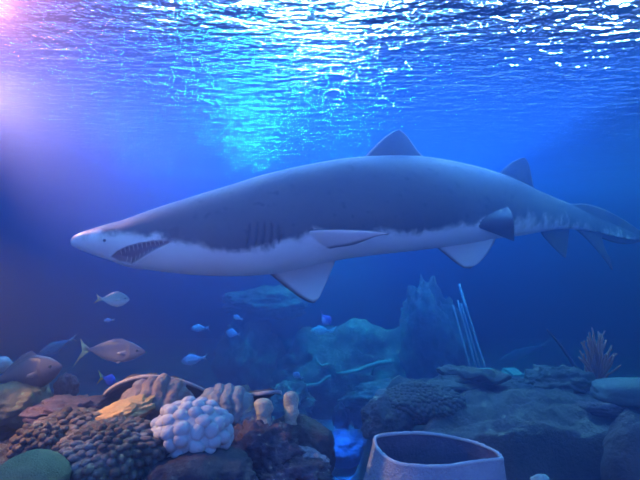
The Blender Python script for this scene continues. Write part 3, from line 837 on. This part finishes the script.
# ================================================================== fish
def fish_mat(name, back, side, fin_c, tail_c):
    m = N(name)
    t = m.attr('pale'); n_ = m.noise(60, 3, .6)
    col = m.mix(m.ramp(t, [(.35, (0, 0, 0)), (.65, (1, 1, 1))]), side, back)
    col = m.mix(m.ramp(n_, [(.35, (0, 0, 0)), (.65, (.35, .35, .35))]), col, back)
    col = m.mix(m.attr('groove'), col, fin_c); col = m.mix(m.attr('edge'), col, tail_c)
    return m.pbr(col, .35, m.bump(m.noise(240, 2, .5), .15, .002), spec=.5)
fish_eye = N('fish_eye').pbr((.01, .01, .012), .1)
def fish(name, label, nose, tail, Y, deep, mat, tips=None, wid=.42, dorsal=.28, group=None, turn=0.0, shape=None, pect=True):
    """nose, tail: pixels of the snout and of the tail root; deep: greatest half height in pixels; turn: metres the tail lies further off"""
    A, B = P(*nose, Y), P(*tail, Y + turn)
    L_ = (B - A).length; ax = (B - A).normalized()
    side = ax.cross(Vector((0, 0, 1))).normalized()
    if side.y > 0: side = -side
    up = side.cross(ax); up = up if up.z > 0 else -up
    h = sz(deep, Y)
    prof = shape or [(0, .06), (.06, .34), (.16, .66), (.3, .93), (.42, 1.0), (.6, .86), (.8, .46), (.93, .2), (1, .17)]
    n = 30; sg = 24; vv = []; ff = []; pl = []
    for i in range(n + 1):
        t = i / n; hh = h * interp(t, prof); ww = hh * wid * (1.25 if t < .3 else 1)
        for g_ in range(sg):
            a = 2 * math.pi * g_ / sg
            vv.append(A + ax * (L_ * t) + side * math.cos(a) * ww + up * math.sin(a) * hh); pl.append(.5 + .5 * math.sin(a))
    for i in range(n):
        for g_ in range(sg): ff.append((i * sg + g_, i * sg + (g_ + 1) % sg, (i + 1) * sg + (g_ + 1) % sg, (i + 1) * sg + g_))
    ff += [tuple(range(sg))[::-1], tuple(range(n * sg, n * sg + sg))]
    zero = [0.] * len(vv)
    body = link(name, vv, ff, mat, attrs={'pale': pl, 'groove': zero, 'mouth': zero, 'edge': zero}); fix_normals(body)
    def sheet(outline, thick, gr, ed):
        """a thin closed fin from an outline in (along, up, side) of the body"""
        k = len(outline); c = sum((Vector(q) for q in outline), Vector()) / k
        w3 = lambda q: A + ax * q[0] + up * q[1] + side * q[2]
        pts_ = [w3(q) for q in outline]; cc = w3(c)
        nr = (pts_[1] - pts_[0]).cross(pts_[k // 2] - pts_[0]).normalized()
        vv = [q + nr * thick * .25 for q in pts_] + [q - nr * thick * .25 for q in pts_] + [cc + nr * thick, cc - nr * thick]
        ff = []
        for i in range(k):
            j = (i + 1) % k; ff += [(i, j, 2 * k), (k + j, k + i, 2 * k + 1), (j, i, k + i, k + j)]
        z = [0.] * len(vv)
        o = link('fin', vv, ff, mat, attrs={'pale': [.3] * len(vv), 'groove': [gr] * len(vv), 'mouth': z, 'edge': [ed] * len(vv)}); fix_normals(o); return o
    th = max(.0012, L_ * .008)
    fins = []
    if tips:
        loc = []
        for tp in tips:
            q = P(*tp, Y + turn) - A; loc.append((q.dot(ax), q.dot(up), 0))
        (a1, u1, _), (a2, u2, _) = loc
        r_ = h * .17; fork = L_ + (min(a1, a2) - L_) * .35
        fins.append(sheet([(L_ * .97, r_, 0), (lerp(L_, a1, .55), lerp(r_, u1, .5), 0), (a1, u1, 0), (lerp(fork, a1, .45), lerp(0, u1, .45), 0), (fork, (u1 + u2) * .12, 0), (lerp(fork, a2, .45), lerp(0, u2, .45), 0), (a2, u2, 0), (lerp(L_, a2, .55), lerp(-r_, u2, .5), 0), (L_ * .97, -r_, 0)], th, 0, 1))
    pr = lambda t: h * interp(t, prof)
    d_ = dorsal * h
    fins.append(sheet([(L_ * .30, pr(.30) * .9, 0), (L_ * .40, pr(.40) + d_, 0), (L_ * .55, pr(.55) + d_ * .8, 0), (L_ * .75, pr(.75) + d_ * .5, 0), (L_ * .88, pr(.88) + d_ * .3, 0), (L_ * .86, pr(.86) * .7, 0), (L_ * .6, pr(.6) * .8, 0)], th, 1, 0))
    fins.append(sheet([(L_ * .58, -pr(.58) * .9, 0), (L_ * .62, -pr(.62) - d_ * .8, 0), (L_ * .75, -pr(.75) - d_ * .45, 0), (L_ * .88, -pr(.88) - d_ * .25, 0), (L_ * .84, -pr(.84) * .7, 0)], th, 1, 0))
    if pect:
        for s_ in (1, -1):
            ws = pr(.3) * wid
            fins.append(sheet([(L_ * .28, -h * .05, s_ * ws * .85), (L_ * .34, h * .08, s_ * ws * 1.15), (L_ * .42, h * .02, s_ * ws * 1.5), (L_ * .45, -h * .16, s_ * ws * 1.6), (L_ * .38, -h * .24, s_ * ws * 1.3), (L_ * .30, -h * .2, s_ * ws * .9)], th, 1, 0))
            fins.append(sheet([(L_ * .34, -pr(.34) * .8, s_ * ws * .3), (L_ * .44, -pr(.44) - d_ * .7, s_ * ws * .5), (L_ * .48, -pr(.48) - d_ * .4, s_ * ws * .5), (L_ * .46, -pr(.46) * .8, s_ * ws * .3)], th, 1, 0))
    union(body, fins)
    body.data.materials.clear(); body.data.materials.append(mat)
    for s_ in (1, -1):
        t = .13; sphere(A + ax * L_ * t + up * pr(t) * .25 + side * s_ * pr(t) * wid * 1.25 * .90, h * .10, 'eye', fish_eye, body, 12, 8)
    return tag(body, label, 'fish', group)
M_jack = fish_mat('silver_jack_skin', (.16, .14, .18), (.26, .24, .29), (.34, .32, .36), (.62, .62, .30))
M_green = fish_mat('green_silver_fish_skin', (.30, .42, .40), (.55, .66, .66), (.4, .5, .4), (.62, .60, .18))
M_violet = fish_mat('violet_grey_fish_skin', (.14, .11, .12), (.06, .055, .08), (.2, .16, .17), (.14, .12, .14))
M_dim = fish_mat('dim_blue_fish_skin', (.10, .16, .24), (.20, .30, .40), (.10, .20, .26), (.12, .3, .3))
M_blue = fish_mat('bright_blue_fish_skin', (.05, .14, .75), (.08, .20, .85), (.05, .1, .6), (.95, .85, .08))
M_pblue = fish_mat('pale_blue_fish_skin', (.40, .48, .70), (.60, .66, .85), (.4, .5, .6), (.4, .55, .55))
M_tealf = fish_mat('teal_fish_skin', (.20, .60, .58), (.35, .78, .74), (.3, .7, .6), (.25, .65, .6))
M_dviolet = fish_mat('deep_violet_fish_skin', (.14, .12, .5), (.6, .56, .85), (.2, .16, .6), (.3, .3, .7))
fish('jack', 'silver jack with a forked yellowish tail swimming above the arched plate coral', (145.5, 352), (87.5, 349.5), 1.90, 11.2, M_jack, ((80.5, 338.5), (72.5, 367.5)), dorsal=.10, shape=[(0, .05), (.06, .28), (.16, .58), (.3, .88), (.46, 1.0), (.62, .88), (.8, .50), (.93, .18), (1, .12)])
fish('sea_bream', 'small silvery green fish with a yellow tail below the shark jaw', (129.5, 299.5), (101, 299), 2.0, 7.2, M_green, ((96.5, 294), (93.5, 303.5)), dorsal=.12)
fish('grouper', 'large violet grey fish hovering over the olive rock at the left edge', (62, 366), (-4, 381), 1.80, 16.5, M_violet, ((-22, 366), (-22, 392)), dorsal=.30, wid=.5)
fish('sea_bream', 'dim bluish fish slanting upwards behind the large violet grey fish', (38, 356), (70, 340), 3.0, 5.5, M_dim, ((78, 333), (77, 341)), dorsal=.15)
fish('damselfish', 'tiny bright blue fish with a yellow tail at the edge of the arched plate', (115.5, 382), (103.5, 377.5), 1.97, 5.2, M_blue, ((98.5, 370.5), (96.5, 384.5)), dorsal=.2, wid=.5)
fish('sea_bream', 'pale blue fish facing left above the arched plate coral', (181.5, 361.5), (203, 358), 3.1, 5.2, M_pblue, ((208, 353), (207.5, 361)), dorsal=.15)
fish('sea_bream', 'faint stubby blue fish under the middle of the shark', (226, 332), (238, 334.5), 3.7, 4.2, M_pblue, ((241.5, 331), (241, 338)), dorsal=.2)
fish('sea_bream', 'faint blue fish left of the stubby one', (191, 328.5), (206, 328), 4.1, 3.6, M_pblue, ((210, 324.5), (210, 331)), dorsal=.2)
fish('damselfish', 'very small faint fish above the stubby blue one', (233, 316), (241, 319), 3.9, 2.4, M_pblue, ((244, 317), (243, 322)), dorsal=.2)
fish('damselfish', 'tiny faint fish below the silvery green one', (104, 320.5), (112, 320), 3.0, 2.0, M_pblue, ((115, 318), (115, 322)), dorsal=.2)
fish('damselfish', 'deep violet fish with a pale belly under the tip of the far pectoral fin', (330, 325), (322, 315), 3.5, 5.0, M_dviolet, ((320, 309), (325, 310)), dorsal=.2)
fish('butterflyfish', 'teal fish facing left below the deep violet one', (311, 331), (329, 331), 3.9, 4.6, M_tealf, ((337, 325.5), (337.5, 338)), dorsal=.3)
fish('damselfish', 'small dusky blue fish left of the short teal branch', (293, 373), (301, 378), 3.6, 3.0, M_pblue, ((304, 377), (302, 382)), dorsal=.2)
fish('distant_fish', 'long dim fish far off in the open blue right of the rods', (500, 361), (540, 346), 5.6, 5.0, M_dim, ((551, 338), (549, 347)), dorsal=.15)
